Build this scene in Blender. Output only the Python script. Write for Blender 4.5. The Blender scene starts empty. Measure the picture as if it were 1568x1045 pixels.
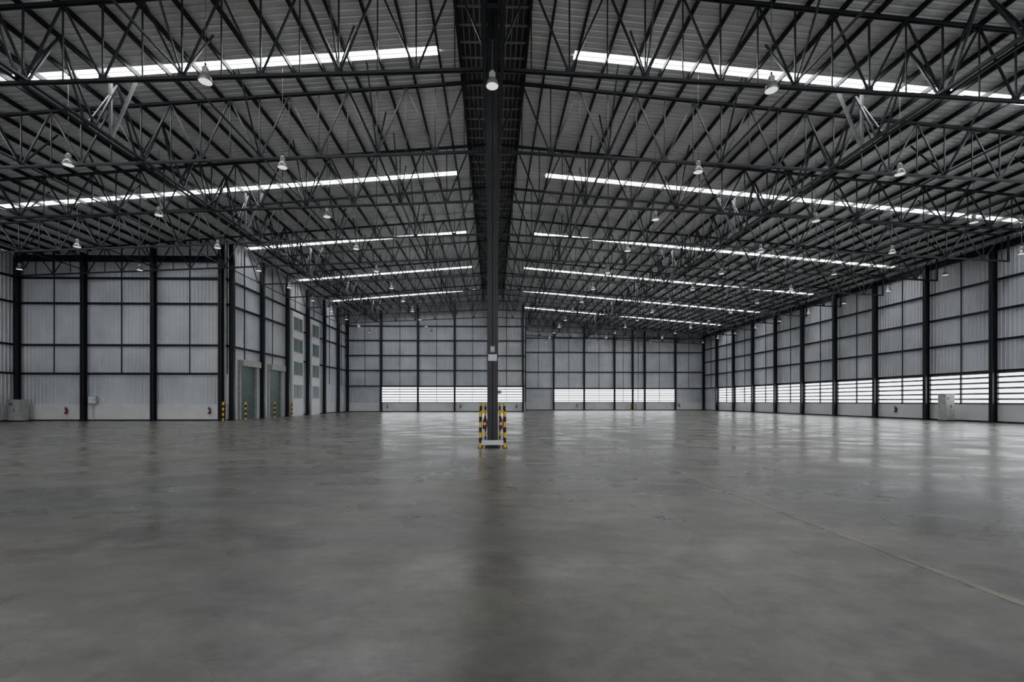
import bpy, math, random
from mathutils import Vector, Matrix
random.seed(4)
scene = bpy.context.scene
COL = scene.collection

# ---------------------------------------------------------------- materials
def nodes_of(m):
    m.use_nodes = True
    return m.node_tree.nodes, m.node_tree.links, m.node_tree.nodes["Principled BSDF"]

def mat(name, rgb, rough=0.5, metal=0.0, var=0.12, scale=3.0, emit=None, estr=0.0, spec=0.5):
    m = bpy.data.materials.new(name)
    n, l, b = nodes_of(m)
    b.inputs["Roughness"].default_value = rough
    b.inputs["Metallic"].default_value = metal
    b.inputs["Specular IOR Level"].default_value = spec
    tc = n.new("ShaderNodeTexCoord"); no = n.new("ShaderNodeTexNoise"); ra = n.new("ShaderNodeValToRGB")
    no.inputs["Scale"].default_value = scale
    no.inputs["Detail"].default_value = 4
    l.new(tc.outputs["Object"], no.inputs["Vector"])
    l.new(no.outputs["Fac"], ra.inputs["Fac"])
    lo = [max(0, c*(1-var)) for c in rgb]; hi = [min(1, c*(1+var)) for c in rgb]
    ra.color_ramp.elements[0].position = 0.35; ra.color_ramp.elements[0].color = (*lo, 1)
    ra.color_ramp.elements[1].position = 0.65; ra.color_ramp.elements[1].color = (*hi, 1)
    l.new(ra.outputs["Color"], b.inputs["Base Color"])
    if emit:
        b.inputs["Emission Color"].default_value = (*emit, 1)
        b.inputs["Emission Strength"].default_value = estr
    return m

M_STEEL  = mat("dark_painted_steel", (0.018, 0.020, 0.024), 0.42, 0.0)
M_TRUSS  = mat("truss_paint", (0.024, 0.027, 0.033), 0.42, 0.0, spec=0.45)
M_PURLIN = mat("purlin_paint", (0.013, 0.014, 0.017), 0.5, spec=0.3)
M_GIRT   = mat("girt_paint", (0.018, 0.021, 0.026), 0.5, spec=0.3)
M_SHEET  = mat("wall_sheet", (0.61, 0.64, 0.68), 0.38, 0.1, var=0.12, scale=0.30)
M_ROOF   = mat("roof_sheet", (0.76, 0.765, 0.77), 0.38, 0.15, var=0.10, scale=0.25)
M_SKY    = mat("skylight_sheet", (0.9, 0.93, 0.95), 0.4, emit=(0.97, 0.98, 1.0), estr=21)
M_LOUV   = mat("louvre_daylight", (0.9, 0.93, 0.95), 0.4, emit=(0.93, 0.97, 1.0), estr=5.2)
M_BLADE  = mat("louvre_blade", (0.18, 0.20, 0.23), 0.4, 0.2)
M_PLINTH = mat("plinth_paint", (0.72, 0.72, 0.73), 0.6, var=0.05, scale=0.8)
M_WHITE  = mat("white_paint", (0.75, 0.76, 0.78), 0.5, var=0.04)
M_GREEN  = mat("roller_door_paint", (0.16, 0.21, 0.21), 0.45, 0.1)
M_YEL    = mat("safety_yellow", (0.90, 0.55, 0.02), 0.45)
M_BLK    = mat("safety_black", (0.012, 0.012, 0.012), 0.5)
M_RED    = mat("extinguisher_red", (0.28, 0.012, 0.012), 0.3)
M_ALU    = mat("spun_aluminium", (0.26, 0.27, 0.28), 0.4, 0.5)
M_BULB   = mat("lamp_lens", (0.95, 0.95, 0.95), 0.3, emit=(1.0, 0.97, 0.9), estr=1.4)
M_DARKIN = mat("ridge_vent_dark", (0.12, 0.122, 0.126), 0.6)
M_PALEBAR  = mat("vent_bars_and_lit_braces", (0.34, 0.345, 0.35), 0.5)  # vent bars; also the pale tone of braces painted as skylit
M_GREY   = mat("cabinet_grey", (0.42, 0.42, 0.40), 0.5)
M_CABLE  = mat("cable", (0.1, 0.1, 0.1), 0.5)

def floor_material():
    m = bpy.data.materials.new("polished_concrete")
    n, l, b = nodes_of(m)
    tc = n.new("ShaderNodeTexCoord")
    def mapping(s, loc=(0,0,0), rot=0.0):
        mp = n.new("ShaderNodeMapping"); mp.inputs["Scale"].default_value = s; mp.inputs["Location"].default_value = loc
        mp.inputs["Rotation"].default_value = (0, 0, rot)
        l.new(tc.outputs["Object"], mp.inputs["Vector"]); return mp
    def noise(mp, sc, det, rough=0.55, dist=0.0):
        x = n.new("ShaderNodeTexNoise"); x.inputs["Scale"].default_value = sc
        x.inputs["Detail"].default_value = det; x.inputs["Roughness"].default_value = rough
        x.inputs["Distortion"].default_value = dist
        l.new(mp.outputs["Vector"], x.inputs["Vector"]); return x
    def ramp(src, stops):
        r = n.new("ShaderNodeValToRGB"); l.new(src, r.inputs["Fac"])
        e = r.color_ramp.elements
        e[0].position, e[0].color = stops[0][0], (*stops[0][1], 1)
        e[1].position, e[1].color = stops[-1][0], (*stops[-1][1], 1)
        for p, c in stops[1:-1]:
            k = e.new(p); k.color = (*c, 1)
        return r
    def mix(kind, fac, a, bb):
        x = n.new("ShaderNodeMix"); x.data_type = 'RGBA'; x.blend_type = kind
        if isinstance(fac, float): x.inputs["Factor"].default_value = fac
        else: l.new(fac, x.inputs["Factor"])
        l.new(a, x.inputs["A"]); l.new(bb, x.inputs["B"]); return x.outputs["Result"]
    n1 = noise(mapping((0.5, 0.8, 1), rot=0.3), 1.0, 6, 0.62)
    n2 = noise(mapping((1, 1, 1)), 4.0, 8, 0.7)
    n3 = noise(mapping((0.12, 0.18, 1)), 1.0, 2)
    n4 = noise(mapping((1.0, 1.9, 1), (3.1, 7.7, 0), 0.15), 1.0, 6, 0.65)
    n5 = noise(mapping((0.5, 0.7, 1), (11, 2, 0)), 1.0, 2, 0.4)
    c1 = ramp(n1.outputs["Fac"], [(0.15, (0.105, 0.103, 0.098)), (0.85, (0.300, 0.286, 0.255))])
    c2 = ramp(n2.outputs["Fac"], [(0.15, (0.62, 0.62, 0.62)), (0.85, (1.30, 1.30, 1.30))])
    c3 = ramp(n3.outputs["Fac"], [(0.2, (0.82, 0.90, 0.98)), (0.8, (1.14, 1.05, 0.90))])
    c4 = ramp(n4.outputs["Fac"], [(0.30, (1.08, 1.08, 1.08)), (0.80, (0.52, 0.53, 0.55))])
    col = mix('MULTIPLY', 0.8, c1.outputs["Color"], c2.outputs["Color"])
    col = mix('MULTIPLY', 1.0, col, c3.outputs["Color"])
    col = mix('MULTIPLY', 1.0, col, c4.outputs["Color"])
    l.new(col, b.inputs["Base Color"])
    rr = ramp(n5.outputs["Fac"], [(0.2, (0.16,)*3), (0.8, (0.42,)*3)])
    l.new(rr.outputs["Color"], b.inputs["Roughness"])
    b.inputs["Specular IOR Level"].default_value = 0.5
    return m
M_FLOOR = floor_material()
M_JOINT = mat("yellowed_joint_filler", (0.225, 0.207, 0.165), 0.35, var=0.35, scale=1.6)

# ---------------------------------------------------------------- mesh builder
class MB:
    def __init__(s): s.v=[]; s.f=[]; s.mi=[]; s.mats=[]
    def m(s, mt):
        if mt not in s.mats: s.mats.append(mt)
        return s.mats.index(mt)
    def hexa(s, pts, mt):
        b=len(s.v); s.v+= [tuple(p) for p in pts]; k=s.m(mt)
        for q in ((0,3,2,1),(4,5,6,7),(0,1,5,4),(1,2,6,5),(2,3,7,6),(3,0,4,7)):
            s.f.append(tuple(b+i for i in q)); s.mi.append(k)
    def box(s, x0,x1,y0,y1,z0,z1, mt):
        s.hexa([(x0,y0,z0),(x1,y0,z0),(x1,y1,z0),(x0,y1,z0),(x0,y0,z1),(x1,y0,z1),(x1,y1,z1),(x0,y1,z1)], mt)
    def bar(s, a, b, w, h, mt):
        a=Vector(a); b=Vector(b); d=(b-a).normalized()
        up=Vector((0,0,1)) if abs(d.z)<0.95 else Vector((0,1,0))
        r=d.cross(up).normalized(); u=r.cross(d).normalized()
        r*=w/2; u*=h/2
        s.hexa([a-r-u,a+r-u,b+r-u,b-r-u,a-r+u,a+r+u,b+r+u,b-r+u], mt)
    def quad(s, pts, mt):
        b=len(s.v); s.v+=[tuple(p) for p in pts]; s.f.append(tuple(range(b,b+len(pts)))); s.mi.append(s.m(mt))
    def cyl(s, a, b, r0, r1, mt, n=14, caps=True):
        a=Vector(a); b=Vector(b); d=(b-a).normalized()
        up=Vector((0,0,1)) if abs(d.z)<0.95 else Vector((0,1,0))
        r=d.cross(up).normalized(); u=r.cross(d).normalized(); base=len(s.v); k=s.m(mt)
        for i in range(n):
            t=2*math.pi*i/n; o=r*math.cos(t)+u*math.sin(t)
            s.v.append(tuple(a+o*r0)); s.v.append(tuple(b+o*r1))
        for i in range(n):
            j=(i+1)%n
            s.f.append((base+2*i,base+2*j,base+2*j+1,base+2*i+1)); s.mi.append(k)
        if caps:
            s.f.append(tuple(base+2*i for i in range(n))); s.mi.append(k)
            s.f.append(tuple(base+2*i+1 for i in reversed(range(n)))); s.mi.append(k)
    def lathe(s, prof, mt, n=24, c=(0,0,0)):
        base=len(s.v); k=s.m(mt)
        for (r,z) in prof:
            for i in range(n):
                t=2*math.pi*i/n; s.v.append((c[0]+r*math.cos(t), c[1]+r*math.sin(t), c[2]+z))
        for j in range(len(prof)-1):
            for i in range(n):
                i2=(i+1)%n
                s.f.append((base+j*n+i,base+j*n+i2,base+(j+1)*n+i2,base+(j+1)*n+i)); s.mi.append(k)
    def mesh(s, name):
        me=bpy.data.meshes.new(name); me.from_pydata(s.v,[],s.f)
        for x in s.mats: me.materials.append(x)
        me.polygons.foreach_set("material_index", s.mi); me.update(); return me
    def obj(s, name, loc=(0,0,0), parent=None):
        return place(name, s.mesh(name), loc, parent)
def place(name, me, loc=(0,0,0), parent=None, rotz=0):
    o=bpy.data.objects.new(name, me); COL.objects.link(o); o.location=loc; o.rotation_euler=(0,0,rotz)
    if parent: o.parent=parent
    return o

def corr(mb, org, U, V, N, ulen, v0, v1, mt, pitch=0.33, dep=0.045, u0=0.0):
    org=Vector(org); U=Vector(U); V=Vector(V); N=Vector(N)
    f0 = v0 if callable(v0) else (lambda u: v0)
    f1 = v1 if callable(v1) else (lambda u: v1)
    us=[]; u=u0
    while u < u0+ulen-1e-6:
        for du,h in ((0,0),(pitch*0.62,0),(pitch*0.70,dep),(pitch*0.92,dep)):
            if u+du < u0+ulen: us.append((u+du,h))
        u+=pitch
    us.append((u0+ulen,0))
    base=len(mb.v); k=mb.m(mt)
    for (u,h) in us:
        mb.v.append(tuple(org+U*u+V*f0(u)+N*h)); mb.v.append(tuple(org+U*u+V*f1(u)+N*h))
    for i in range(len(us)-1):
        mb.f.append((base+2*i,base+2*i+2,base+2*i+3,base+2*i+1)); mb.mi.append(k)

# ---------------------------------------------------------------- dimensions
R=18.8; SL=0.085
XR=42.0; XL=-43.2; XI=-24.6; XB=5.3
Y0=-20.0; YF=43.5; YB=78.4; YE=91.9
def roofz(x): return R-SL*abs(x)
BAY=6.0
TRY=[18.3+BAY*k for k in range(-6,13)]
STRIPS=[22.4+12*k for k in range(-1,6)]
SW=0.28

mb=MB(); mb.box(XL-0.5,XR+0.5,Y0,YE+0.5,-0.3,0,M_FLOOR); fl=mb.obj("floor")
mb=MB()
mb.box(4.64,4.74,Y0,YE-0.2,0.0,0.003,M_JOINT)
mb.obj("trim_1")

# ---------------------------------------------------------------- ceiling
mb=MB()
edges=[Y0]
for s in STRIPS: edges+= [s-SW, s+SW]
edges.append(YE+0.3)
VR=Vector((1,0,-SL)); VL=Vector((-1,0,-SL))
for side,V,xe in ((1,VR,XR+0.3),(-1,VL,-XL+0.3)):
    for i in range(0,len(edges),2):
        corr(mb,(0,edges[i],R),(0,1,0),V,(0,0,1),edges[i+1]-edges[i],1.6,xe,M_ROOF,0.34,0.05)
    for s in STRIPS:
        st = 3.9 if side>0 else 2.6
        if side>0 and s>YB: st = XB+0.3
        corr(mb,(0,s-SW,R),(0,1,0),V,(0,0,1),2*SW,1.6,st,M_ROOF,0.34,0.05)
        en = (XR-1.5) if side>0 else (41 if s<YF else 24.0)
        corr(mb,(0,s-SW,R),(0,1,0),V,(0,0,1),2*SW,en,xe,M_ROOF,0.34,0.05)
for sx in (-1,1):
    mb.box(sx*1.6-0.03,sx*1.6+0.03,Y0,YE+0.3,R-0.35,R+0.9,M_DARKIN)
    mb.bar((sx*1.6,Y0,R-0.28),(sx*1.6,YE+0.3,R-0.28),0.12,0.24,M_PURLIN)
mb.quad([(-1.9,Y0,R+0.8),(0,Y0,R+1.2),(0,YE+.3,R+1.2),(-1.9,YE+.3,R+0.8)],M_DARKIN)
mb.quad([(1.9,Y0,R+0.8),(0,Y0,R+1.2),(0,YE+.3,R+1.2),(1.9,YE+.3,R+0.8)],M_DARKIN)
y=Y0+1
while y<YE:
    mb.bar((-1.6,y,R-0.1),(1.6,y,R-0.1),0.05,0.08,M_PALEBAR); y+=1.0
for x in (-1.35,-1.1,-0.85,-0.6,0.6,0.85,1.1,1.35):
    mb.bar((x,Y0,R),(x,YE,R),0.05,0.05,M_PALEBAR)
mb.obj("ceiling")

mb=MB()
for side,xs,xe in ((1,3.9,XR-1.5),(-1,2.6,41)):
    for s in STRIPS:
        e=xe if (side>0 or s<YF) else 24.0
        xs2=max(xs,XB+0.3) if (side>0 and YB<s) else xs
        if side<0 and s>YB: continue
        pts=[(side*xs2,s-SW,roofz(xs2)+.01),(side*e,s-SW,roofz(e)+.01),(side*e,s+SW,roofz(e)+.01),(side*xs2,s+SW,roofz(xs2)+.01)]
        if side>0: pts=pts[::-1]
        mb.quad(pts,M_SKY)
        mb.bar((side*xs2,s,roofz(xs2)),(side*e,s,roofz(e)),0.03,0.03,M_PALEBAR)
mb.obj("skylight_strips")

mb=MB()
x=2.6
while x<42.5:
    for sx in (-1,1):
        if sx>0 and x>XR-0.3: continue
        z=roofz(x)-0.13
        mb.bar((sx*x,Y0,z),(sx*x,YE,z),0.08,0.22,M_PURLIN)
    x+=1.42
mb.obj("roof_purlins")

# ---------------------------------------------------------------- trusses
def zb(x): return 14.8-0.045*abs(x)
def zt(x): return roofz(x)-0.34
def truss_mesh(name, xa, xb):
    mb=MB(); P=1.5
    pts=[xa]+([0.0] if xa<0<xb else [])+[xb]
    for a,b in zip(pts,pts[1:]):
        for dy in (-0.06,0.06):
            mb.bar((a,dy,zt(a)),(b,dy,zt(b)),0.05,0.11,M_TRUSS)
            mb.bar((a,dy,zb(a)),(b,dy,zb(b)),0.05,0.10,M_TRUSS)
    k0=math.ceil(xa/P); k1=math.floor(xb/P)
    for k in range(k0,k1+1):
        x=k*P
        mb.bar((x,0,zb(x)),(x,0,zt(x)),0.055 if k%2==0 else 0.045,0.055 if k%2==0 else 0.045,M_TRUSS)
        if k<k1:
            x2=x+P
            if k%2==0: mb.bar((x,0,zb(x)),(x2,0,zt(x2)),0.06,0.07,M_TRUSS)
            else: mb.bar((x,0,zt(x)),(x2,0,zb(x2)),0.06,0.07,M_TRUSS)
        if k%2==0: mb.box(x-0.16,x+0.16,-0.012,0.012,zb(x)-0.02,zb(x)+0.22,M_TRUSS)
    mb.bar((xa+0.05,0,zb(xa)),(xa+0.05,0,zt(xa)),0.12,0.12,M_TRUSS)
    mb.bar((xb-0.05,0,zb(xb)),(xb-0.05,0,zt(xb)),0.12,0.12,M_TRUSS)
    return mb.mesh(name)
tA=truss_mesh("roof_truss_full",XL+0.9,XR-0.9)
tB=truss_mesh("roof_truss_mid",XI+0.9,XR-0.9)
tC=truss_mesh("roof_truss_short",XB+0.9,XR-0.9)
for y in TRY:
    place("roof_truss", tA if y<YF else (tB if y<YB-0.3 else tC), (0,y,0))

def long_ok(x,y): 
    return (x>XI+0.3 or y<YF-0.6) and (x>XB or y<YB-0.8)
for X in (-36,-30,-24,-18,-12,-6,6,12,18,24,30,36):
    mb=MB()
    ys=[y for y in TRY if long_ok(X,y)]
    heavy = abs(X)==18
    zl=zb(X)+0.1; zh=zt(X)
    mb.bar((X,ys[0],zl+0.1),(X,ys[-1],zl+0.1),0.06 if not heavy else 0.1,0.08 if not heavy else 0.12,M_TRUSS)
    for i,y in enumerate(ys):
        if heavy:
            if i<len(ys)-1:
                for dx in (-0.2,0.2):
                    mb.bar((X+dx,y,zl),(X,y+1.5,zh),0.07,0.07,M_TRUSS)
                    mb.bar((X,y+1.5,zh),(X+dx,y+3,zl),0.08,0.08,M_TRUSS)
                    mb.bar((X+dx,y+3,zl),(X,y+4.5,zh),0.08,0.08,M_TRUSS)
                    mb.bar((X,y+4.5,zh),(X+dx,y+6,zl),0.07,0.07,M_TRUSS)
                mb.bar((X-0.2,y,zl),(X-0.2,y+6,zl),0.07,0.09,M_TRUSS)
                mb.bar((X+0.2,y,zl),(X+0.2,y+6,zl),0.07,0.09,M_TRUSS)
                if (i%2)==0:  # braces below skylights: the light on them is painted in as pale colour
                    mb.bar((X,y+4.1,zl),(X,y+4.1,zh),0.11,0.11,M_PALEBAR)
                    mb.bar((X,y+4.1,zl),(X+(1.2 if X<0 else -1.2),y+4.1,zh),0.11,0.11,M_PALEBAR)
        else:
            for s in (-1,1):
                if Y0<y+2.0*s<YE-0.3 and long_ok(X,y+2.0*s):
                    mb.bar((X,y,zl),(X,y+2.0*s,zh+0.05),0.06,0.07,M_TRUSS)
    mb.obj("bracing_truss")
mb=MB()
YG=YB-0.8
for X in (-0.34,0.34):
    mb.bar((X,Y0,14.75),(X,YG,14.75),0.12,0.18,M_STEEL)
    mb.bar((X,Y0,18.2),(X,YG,18.2),0.12,0.16,M_STEEL)
    y=TRY[0]
    while y<YB-4:
        mb.bar((X,y,14.8),(X,y+1.5,18.2),0.07,0.07,M_STEEL)
        mb.bar((X,y+1.5,18.2),(X,y+3,14.8),0.07,0.07,M_STEEL)
        y+=3
y=TRY[0]
while y<YB-1:
    mb.bar((-0.34,y,14.75),(0.34,y,14.75),0.08,0.1,M_STEEL); y+=1.5
mb.obj("ridge_girder")

# ---------------------------------------------------------------- columns
def hcol(mb, h, w=0.32, d=0.42, z0=0.0, mt=M_STEEL):
    mb.box(-w/2,w/2,-d/2,-d/2+0.03,z0,h,mt); mb.box(-w/2,w/2,d/2-0.03,d/2,z0,h,mt)
    mb.box(-0.02,0.02,-d/2,d/2,z0,h,mt)
    mb.box(-w/2-0.08,w/2+0.08,-d/2,d/2+0.08,z0,z0+0.04,mt)
col_cache={}
def wallcol(x,y,h,rot=0):
    k=round(h,1)
    if k not in col_cache:
        m2=MB(); hcol(m2,k); col_cache[k]=m2.mesh("wall_column_mesh")
    place("steel_column",col_cache[k],(x,y,0),rotz=rot)

# ---------------------------------------------------------------- walls
win_count=[0]; 
def louvre_mesh(L):
    mb=MB(); z0,z1=1.5,4.25
    mb.quad([(0,0.0,z0),(L,0.0,z0),(L,0.0,z1),(0,0.0,z1)],M_LOUV)
    n=6; st=(z1-z0)/n
    for i in range(n+1):
        z=z0+i*st
        zc=min(max(z,z0+0.08),z1-0.08)
        mb.bar((0,0.08,zc),(L,0.08,zc),0.12,0.17,M_BLADE)
    for u in (0.03,L/2,L-0.03):
        mb.box(u-0.035,u+0.035,0.0,0.18,z0,z1,M_GIRT)
    return mb.mesh("louvre_window_mesh")
lcache={}
def wall(name, p0, U, N, length, cols, louv, girts, topf, openings=(), eave=None):
    U=Vector((*U,0)); N=Vector((*N,0)); p0=Vector((*p0,0)); Z=Vector((0,0,1))
    mb=MB()
    def bx(u0,u1,n0,n1,z0,z1,mt):
        P=lambda u,n,z: p0+U*u+N*n+Z*z
        mb.hexa([P(u0,n0,z0),P(u1,n0,z0),P(u1,n1,z0),P(u0,n1,z0),P(u0,n0,z1),P(u1,n0,z1),P(u1,n1,z1),P(u0,n1,z1)],mt)
    bounds=sorted(set([0.0]+list(cols)+[length]))
    ztop=4.25
    cuts=sorted(openings)
    def op_at(a,b):
        for o in cuts:
            if o[0]<b-0.01 and o[1]>a+0.01: return o
        return None
    corr(mb,p0,U,Z,N,length,(5.5 if openings else ztop),topf,M_SHEET,0.33,0.045)
    if eave: bx(0,length,0.05,0.3,eave,eave+0.55,M_GIRT)
    if openings:
        e=[0.0]
        for o in cuts: e+=[o[0],o[1]]
        e.append(length)
        for i in range(0,len(e),2):
            if e[i+1]-e[i]>0.02: corr(mb,p0,U,Z,N,e[i+1]-e[i],0.0,5.5,M_SHEET,0.33,0.045,u0=e[i])
        for o in cuts:
            if o[2]<5.5: corr(mb,p0,U,Z,N,o[1]-o[0],o[2],5.5,M_SHEET,0.33,0.045,u0=o[0])
    for i,(a,b) in enumerate(zip(bounds,bounds[1:])):
        if b-a<0.3: 
            if not openings: corr(mb,p0,U,Z,N,b-a,0,ztop,M_SHEET,0.33,0.045,u0=a)
            continue
        o=op_at(a,b)
        if i in louv:
            L=round(b-a,2)
            if L not in lcache: lcache[L]=louvre_mesh(L)
            win_count[0]+=1
            w=place("window_%d"%win_count[0], lcache[L], tuple(p0+U*a))
            w.matrix_world=Matrix(((U.x,N.x,0,p0.x+U.x*a),(U.y,N.y,0,p0.y+U.y*a),(0,0,1,0),(0,0,0,1)))
        elif not openings:
            corr(mb,p0,U,Z,N,b-a,1.45,ztop,M_SHEET,0.33,0.045,u0=a)
        if not o:
            bx(a,b,-0.1,0.12,0,1.5,M_PLINTH)
            bx(a,b,0.12,0.15,0.0,0.12,M_GIRT)
        for g in girts:
            tz=min(topf(a),topf(b))
            if g>tz: continue
            if o and g<o[2]+0.2: continue
            bx(a,b,0.05,0.22,g-0.09,g+0.09,M_GIRT)
        m=(a+b)/2
        if not (o and o[0]<m<o[1]): bx(m-0.03,m+0.03,0.06,0.12,4.3,topf(m)-0.1,M_GIRT)
        else: bx(m-0.03,m+0.03,0.06,0.12,o[2]+.3,topf(m)-0.1,M_GIRT)
    mb.obj(name)
    ang=math.atan2(U.y,U.x)
    for u in cols:
        p=p0+U*u+N*0.45
        wallcol(p.x,p.y,topf(u)-0.45,ang)

G1=[4.3,6.9,10.7,13.0]; G2=[4.3,6.9,9.4,11.9,14.3]
rcols=[]
y=YE-6.0
while y>Y0: rcols.append(y-Y0); y-=6.0
rb=sorted(rcols)
nb=len(rb)+1
wall("wall_right",(XR,Y0),(0,1),(-1,0),YE-Y0,rb,set(range(nb-1)),[4.3,6.9,9.4,11.9],lambda u: roofz(XR),eave=14.3)
lcols=[YF-Y0-6.0*k for k in range(1,11)]
wall("wall_left",(XL,Y0),(0,1),(1,0),YF-Y0,sorted(lcols),set(),G1,lambda u: roofz(XL))
wall("wall_left_return",(XL,YF),(1,0),(0,-1),XI-XL,[0.35,6.2,12.4,18.45],set(),G1,lambda u: roofz(XL+u),eave=14.5)
wall("wall_left_inner",(XI,YF),(0,1),(1,0),YB-YF,[0.3,6.0,12.0,18.0,24.0,30.0],set(),[6.9,10.7,13.0],lambda u: roofz(XI),
     openings=[(2.2,5.3,5.3),(8.0,11.0,5.3)])
wall("wall_back_left",(XI,YB),(1,0),(0,-1),XB-XI,[0.5,6.0,12.1,18.2,24.1,29.6],{2,3,4,5},G2,lambda u: roofz(XI+u))
wall("wall_back_return",(XB,YB),(0,1),(1,0),YE-YB,[6.0,12.0],set(),G2,lambda u: roofz(XB))
wall("wall_back_right",(XB,YE),(1,0),(0,-1),XR-XB,[0.6,6.6,12.6,18.6,22.2,24.6,30.7,36.3],{2,3,4,5,6},[4.3,7.5,11.4,14.2],lambda u: roofz(XB+u))

def roller(name,u0,u1,z1):
    mb=MB(); n=int((z1)/0.16); y0=YF+u0; y1=YF+u1
    for i in range(n):
        z=i*z1/n
        mb.hexa([(XI-0.04,y0,z),(XI+0.02,y0,z),(XI+0.02,y1,z),(XI-0.04,y1,z),(XI-0.04,y0,z+z1/n),(XI+0.06,y0,z+z1/n),(XI+0.06,y1,z+z1/n),(XI-0.04,y1,z+z1/n)],M_GREEN)
    for yy in (y0,y1):
        mb.box(XI-0.05,XI+0.22,yy-0.09,yy+0.09,0,z1+0.1,M_GREY)
    mb.box(XI-0.05,XI+0.6,y0-0.15,y1+0.15,z1,z1+0.6,M_GREY)
    mb.obj(name)
roller("door_1",2.2,5.3,5.2); roller("door_2",8.0,11.0,5.2)
def office_windows(k,u0,u1):
    mb=MB(); y0=YF+u0; y1=YF+u1
    mb.box(XI+0.05,XI+0.7,y0,y1,0.0,12.6,M_WHITE)
    for z in (2.2,5.0,7.8,10.4):
        mb.box(XI+0.7,XI+0.73,y0+0.3,y1-0.3,z,z+1.5,M_GREEN)
        mb.box(XI+0.7,XI+0.77,y0+0.2,y1-0.2,z-0.1,z,M_GREY); mb.box(XI+0.7,XI+0.77,y0+0.2,y1-0.2,z+1.5,z+1.6,M_GREY)
        mb.box(XI+0.7,XI+0.77,(y0+y1)/2-0.05,(y0+y1)/2+0.05,z,z+1.5,M_GREY)
    mb.obj("window_%d"%k)
office_windows(win_count[0]+1,12.8,15.9); office_windows(win_count[0]+2,18.6,21.4); 

# ---------------------------------------------------------------- centre columns
mb=MB(); hcol(mb,18.1,0.42,0.42)
ccm=mb.mesh("main_column_mesh")
for k,yy in enumerate((18.3,42.3,66.3)):
    place("steel_column",ccm,(-0.02,yy,0))
YC=18.3
mb=MB()
mb.box(-0.17,0.17,-0.30,-0.21,3.35,3.6,M_WHITE); mb.box(-0.09,0.09,-0.30,-0.21,3.68,3.92,M_GREY)
mb.box(-0.05,0.05,-0.32,-0.3,3.75,3.85,M_WHITE)
mb.obj("column_sign",(-0.02,YC,0))
def striped_post(mb,x,y,z0,z1,w=0.10,seg=0.2):
    z=z0;i=0
    while z<z1-1e-4:
        e=min(z+seg,z1); mb.cyl((x,y,z),(x,y,e),w/2,w/2,M_YEL if i%2==0 else M_BLK,12); z=e;i+=1
def striped_bar(mb,a,b,w=0.08,seg=0.14):
    a=Vector(a);b=Vector(b);L=(b-a).length;n=max(1,int(L/seg))
    for i in range(n):
        mb.cyl(a.lerp(b,i/n),a.lerp(b,(i+1)/n),w/2,w/2,M_BLK if i%2==1 else M_YEL,12)
mb=MB()
for sx in (-1,1):
    for sy in (-1,1):
        striped_post(mb,sx*0.47,sy*0.42,0.0,1.72 if sy>0 else 1.45)
        mb.box(sx*0.47-0.1,sx*0.47+0.1,sy*0.42-0.1,sy*0.42+0.1,0,0.02,M_BLK)
    striped_bar(mb,(sx*0.47,-0.42,1.40),(sx*0.47,0.42,1.40)); striped_bar(mb,(sx*0.47,-0.42,0.75),(sx*0.47,0.42,0.75))
    striped_bar(mb,(sx*0.47,-0.42,1.40),(sx*0.24,-0.42,1.40))
    striped_bar(mb,(sx*0.24,-0.42,1.40),(sx*0.24,0.42,1.40))
    striped_post(mb,sx*0.29,0.42,0.0,1.72,0.07)
mb.box(-0.42,0.42,-0.45,-0.39,0.12,0.30,M_WHITE)
mb.box(-0.42,0.42,0.39,0.45,0.12,0.30,M_WHITE)
mb.obj("column_guard_rail",(-0.02,YC,0))
def ext_mesh():
    mb=MB()
    mb.lathe([(0.0,0.0),(0.09,0.0),(0.10,0.03),(0.10,0.44),(0.085,0.50),(0.04,0.54),(0.03,0.58),(0.0,0.58)],M_RED,16)
    mb.cyl((0,0,0.57),(0,0,0.64),0.035,0.03,M_BLK,10)
    mb.bar((0,0,0.63),(0,-0.16,0.66),0.03,0.02,M_BLK); mb.bar((0,0,0.60),(0,-0.15,0.60),0.03,0.02,M_BLK)
    mb.cyl((0.03,0,0.6),(0.12,-0.02,0.5),0.012,0.012,M_BLK,8); mb.cyl((0.12,-0.02,0.5),(0.13,-0.02,0.15),0.014,0.02,M_BLK,8)
    mb.box(-0.06,0.06,-0.104,-0.1,0.22,0.36,M_WHITE)
    mb.box(-0.05,0.05,0.09,0.13,0.1,0.5,M_BLK)
    return mb.mesh("fire_extinguisher_mesh")
em=ext_mesh()
for (x,y,z) in ((-0.33,YC-0.05,0.70),(0.30,YC-0.05,0.70)):
    o=place("fire_extinguisher",em,(x,y,z)); o.scale=(0.75,0.75,0.75)
for (x,y,r) in ((-38.7,YF-0.30,0),(-25.9,YF-0.30,0),(-17.6,YB-0.30,0),(-5.5,YB-0.30,0),(3.9,YB-0.30,0),(16.5,YE-0.30,0),(36.8,YE-0.30,0),
                (XR-0.30,47.5,-math.pi/2),(XR-0.30,62.0,-math.pi/2)):
    o=place("fire_extinguisher",em,(x,y,0.62),rotz=r)
def bollard(x,y,h=1.7):
    mb=MB(); striped_post(mb,0,0,0,h,0.16,0.24); mb.cyl((0,0,0),(0,0,0.02),0.16,0.16,M_BLK,12)
    mb.lathe([(0.08,h),(0.06,h+0.04),(0,h+0.05)],M_YEL,12)
    mb.obj("safety_bollard",(x,y,0))
for yy in (YF+1.4,YF+7.3,YF+11.6): bollard(XI+1.1,yy)
bollard(XI+0.3,YF-0.9)
for dx in (-0.5,0.5): bollard(27.4+dx,YE-1.4,1.3)

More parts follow.
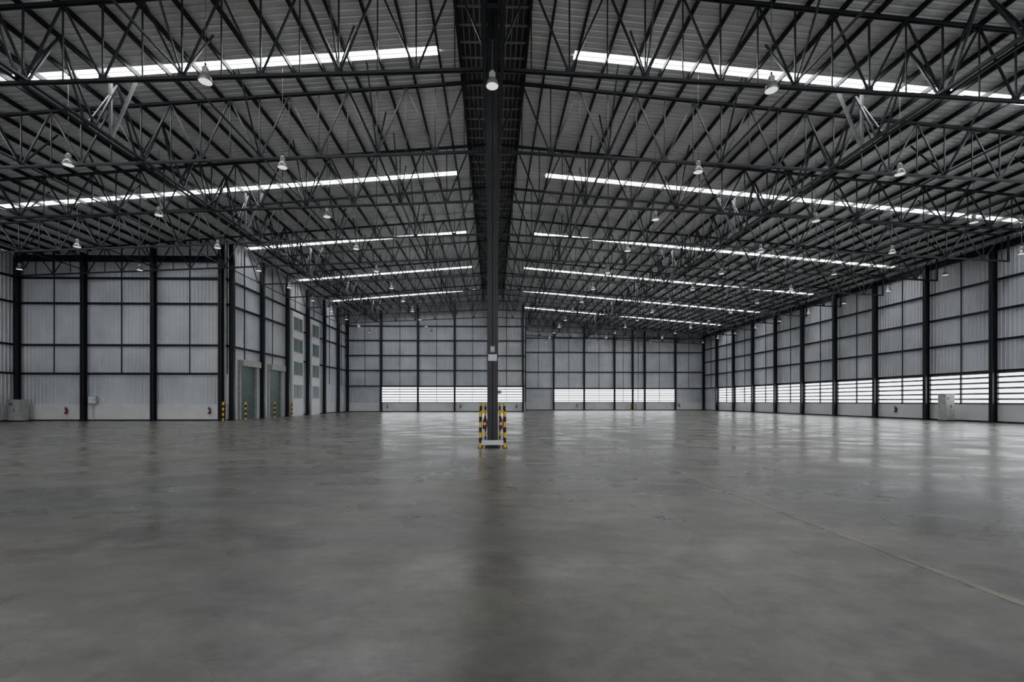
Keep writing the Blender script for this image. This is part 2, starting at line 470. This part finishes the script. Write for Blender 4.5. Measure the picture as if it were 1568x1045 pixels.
def cabinet(x,y,w,d,h,rot=0,plinth=0.1):
    mb=MB()
    mb.box(-w/2,w/2,-d/2,d/2,0,plinth,M_BLK); mb.box(-w/2,w/2,-d/2,d/2,plinth,h,M_GREY)
    mb.box(-w/2+0.04,-0.01,-d/2-0.02,-d/2,plinth+0.05,h-0.05,M_GREY); mb.box(0.01,w/2-0.04,-d/2-0.02,-d/2,plinth+0.05,h-0.05,M_GREY)
    mb.box(0.04,0.08,-d/2-0.05,-d/2-0.02,h*0.5,h*0.6,M_BLK)
    mb.box(-w/2-0.03,w/2+0.03,-d/2-0.04,d/2+0.03,h,h+0.04,M_GREY)
    for i in range(4): mb.box(-w/2+0.1,-0.08,-d/2-0.03,-d/2-0.02,h-0.3-i*0.06,h-0.27-i*0.06,M_BLK)
    mb.obj("electrical_cabinet",(x,y,0),).rotation_euler=(0,0,rot)
cabinet(XR-1.15,41.2,0.85,0.7,2.4)
cabinet(XL+1.3,42.2,1.0,0.8,1.9); cabinet(XL+0.9,40.3,0.9,0.7,2.6,math.pi/2)
mb=MB(); mb.box(-0.35,0.35,-0.12,0.1,0,0.7,M_GREY); mb.box(-0.3,0.3,-0.14,-0.12,0.05,0.65,M_WHITE); mb.box(0.2,0.24,-0.17,-0.14,0.3,0.4,M_BLK); mb.cyl((0,0,-1.5),(0,0,0),0.03,0.03,M_GREY,8)
mb.obj("distribution_box",(-36.3,YF-0.28,1.55))
mb=MB(); mb.box(-0.3,0.3,-0.12,0.1,0,0.6,M_WHITE); mb.box(-0.26,0.26,-0.14,-0.12,0.04,0.56,M_GREY); mb.box(0.15,0.19,-0.17,-0.14,0.25,0.35,M_BLK); mb.cyl((0,0,0.6),(0,0,2.4),0.03,0.03,M_GREY,8)
mb.obj("distribution_box",(1.1,YB-0.35,3.0))

# ---------------------------------------------------------------- lamps
def lamp_mesh(top):
    mb=MB(); q=0.85
    mb.lathe([(0.27*q,0.0),(0.262*q,0.05),(0.22*q,0.16),(0.15*q,0.25),(0.09*q,0.29),(0.0,0.29)],M_ALU,24)
    mb.lathe([(0.285*q,-0.01),(0.285*q,0.02),(0.26*q,0.02),(0.26*q,-0.01),(0.285*q,-0.01)],M_ALU,24)
    mb.quad([(0.25*q*math.cos(-t*math.pi/5),0.25*q*math.sin(-t*math.pi/5),-0.005) for t in range(10)],M_BULB)
    mb.lathe([(0.08,0.28),(0.1,0.31),(0.1,0.48),(0.08,0.51),(0.03,0.57),(0,0.57)],M_GREY,16)
    for i in range(8):
        t=i*math.pi/4; mb.bar((0.10*math.cos(t),0.10*math.sin(t),0.33),(0.10*math.cos(t),0.10*math.sin(t),0.47),0.03,0.02,M_GREY)
    mb.lathe([(0.0,0.66),(0.03,0.66),(0.04,0.62),(0.03,0.56)],M_BLK,10)
    mb.cyl((0,0,0.62),(0,0,top),0.012,0.012,M_CABLE,6)
    return mb.mesh("high_bay_lamp_mesh")
lm={}
LY=[16.6+6*k for k in range(-3,13)]
for y in LY:
    for k in range(-4,5):
        X=10.05*k
        if y>YF-0.5 and X<XI+1: continue
        if y>YB-0.5 and X<XB+1: continue
        if abs(k) not in lm:
            lm[abs(k)]=lamp_mesh((roofz(abs(X))-0.2 if k else 14.65)-13.0)
        place("high_bay_lamp",lm[abs(k)],(X-0.03,y,13.0))

# ---------------------------------------------------------------- world + portal (unseen end left open behind camera, added for frontal light)
w=bpy.data.worlds.new("World"); scene.world=w; w.use_nodes=True
bg=w.node_tree.nodes["Background"]; bg.inputs["Color"].default_value=(0.93,0.96,1.0,1); bg.inputs["Strength"].default_value=1.5
pl=bpy.data.lights.new("fill_portal","AREA"); pl.shape='RECTANGLE'; pl.size=85; pl.size_y=15
po=bpy.data.objects.new("fill_portal",pl); COL.objects.link(po)
po.location=(0,Y0-0.1,7.5); po.rotation_euler=(math.radians(90),0,0)
try: pl.cycles.is_portal=True
except Exception as e: print(e)

# ---------------------------------------------------------------- camera
cd=bpy.data.cameras.new("camera"); cam=bpy.data.objects.new("camera",cd); COL.objects.link(cam)
cam.location=(0,0,1.8); cam.rotation_euler=(math.radians(90),0,math.radians(-1.3))
cd.sensor_width=36; cd.lens=16.42; cd.shift_x=0.0081; cd.shift_y=0.0587; cd.clip_end=500
scene.camera=cam
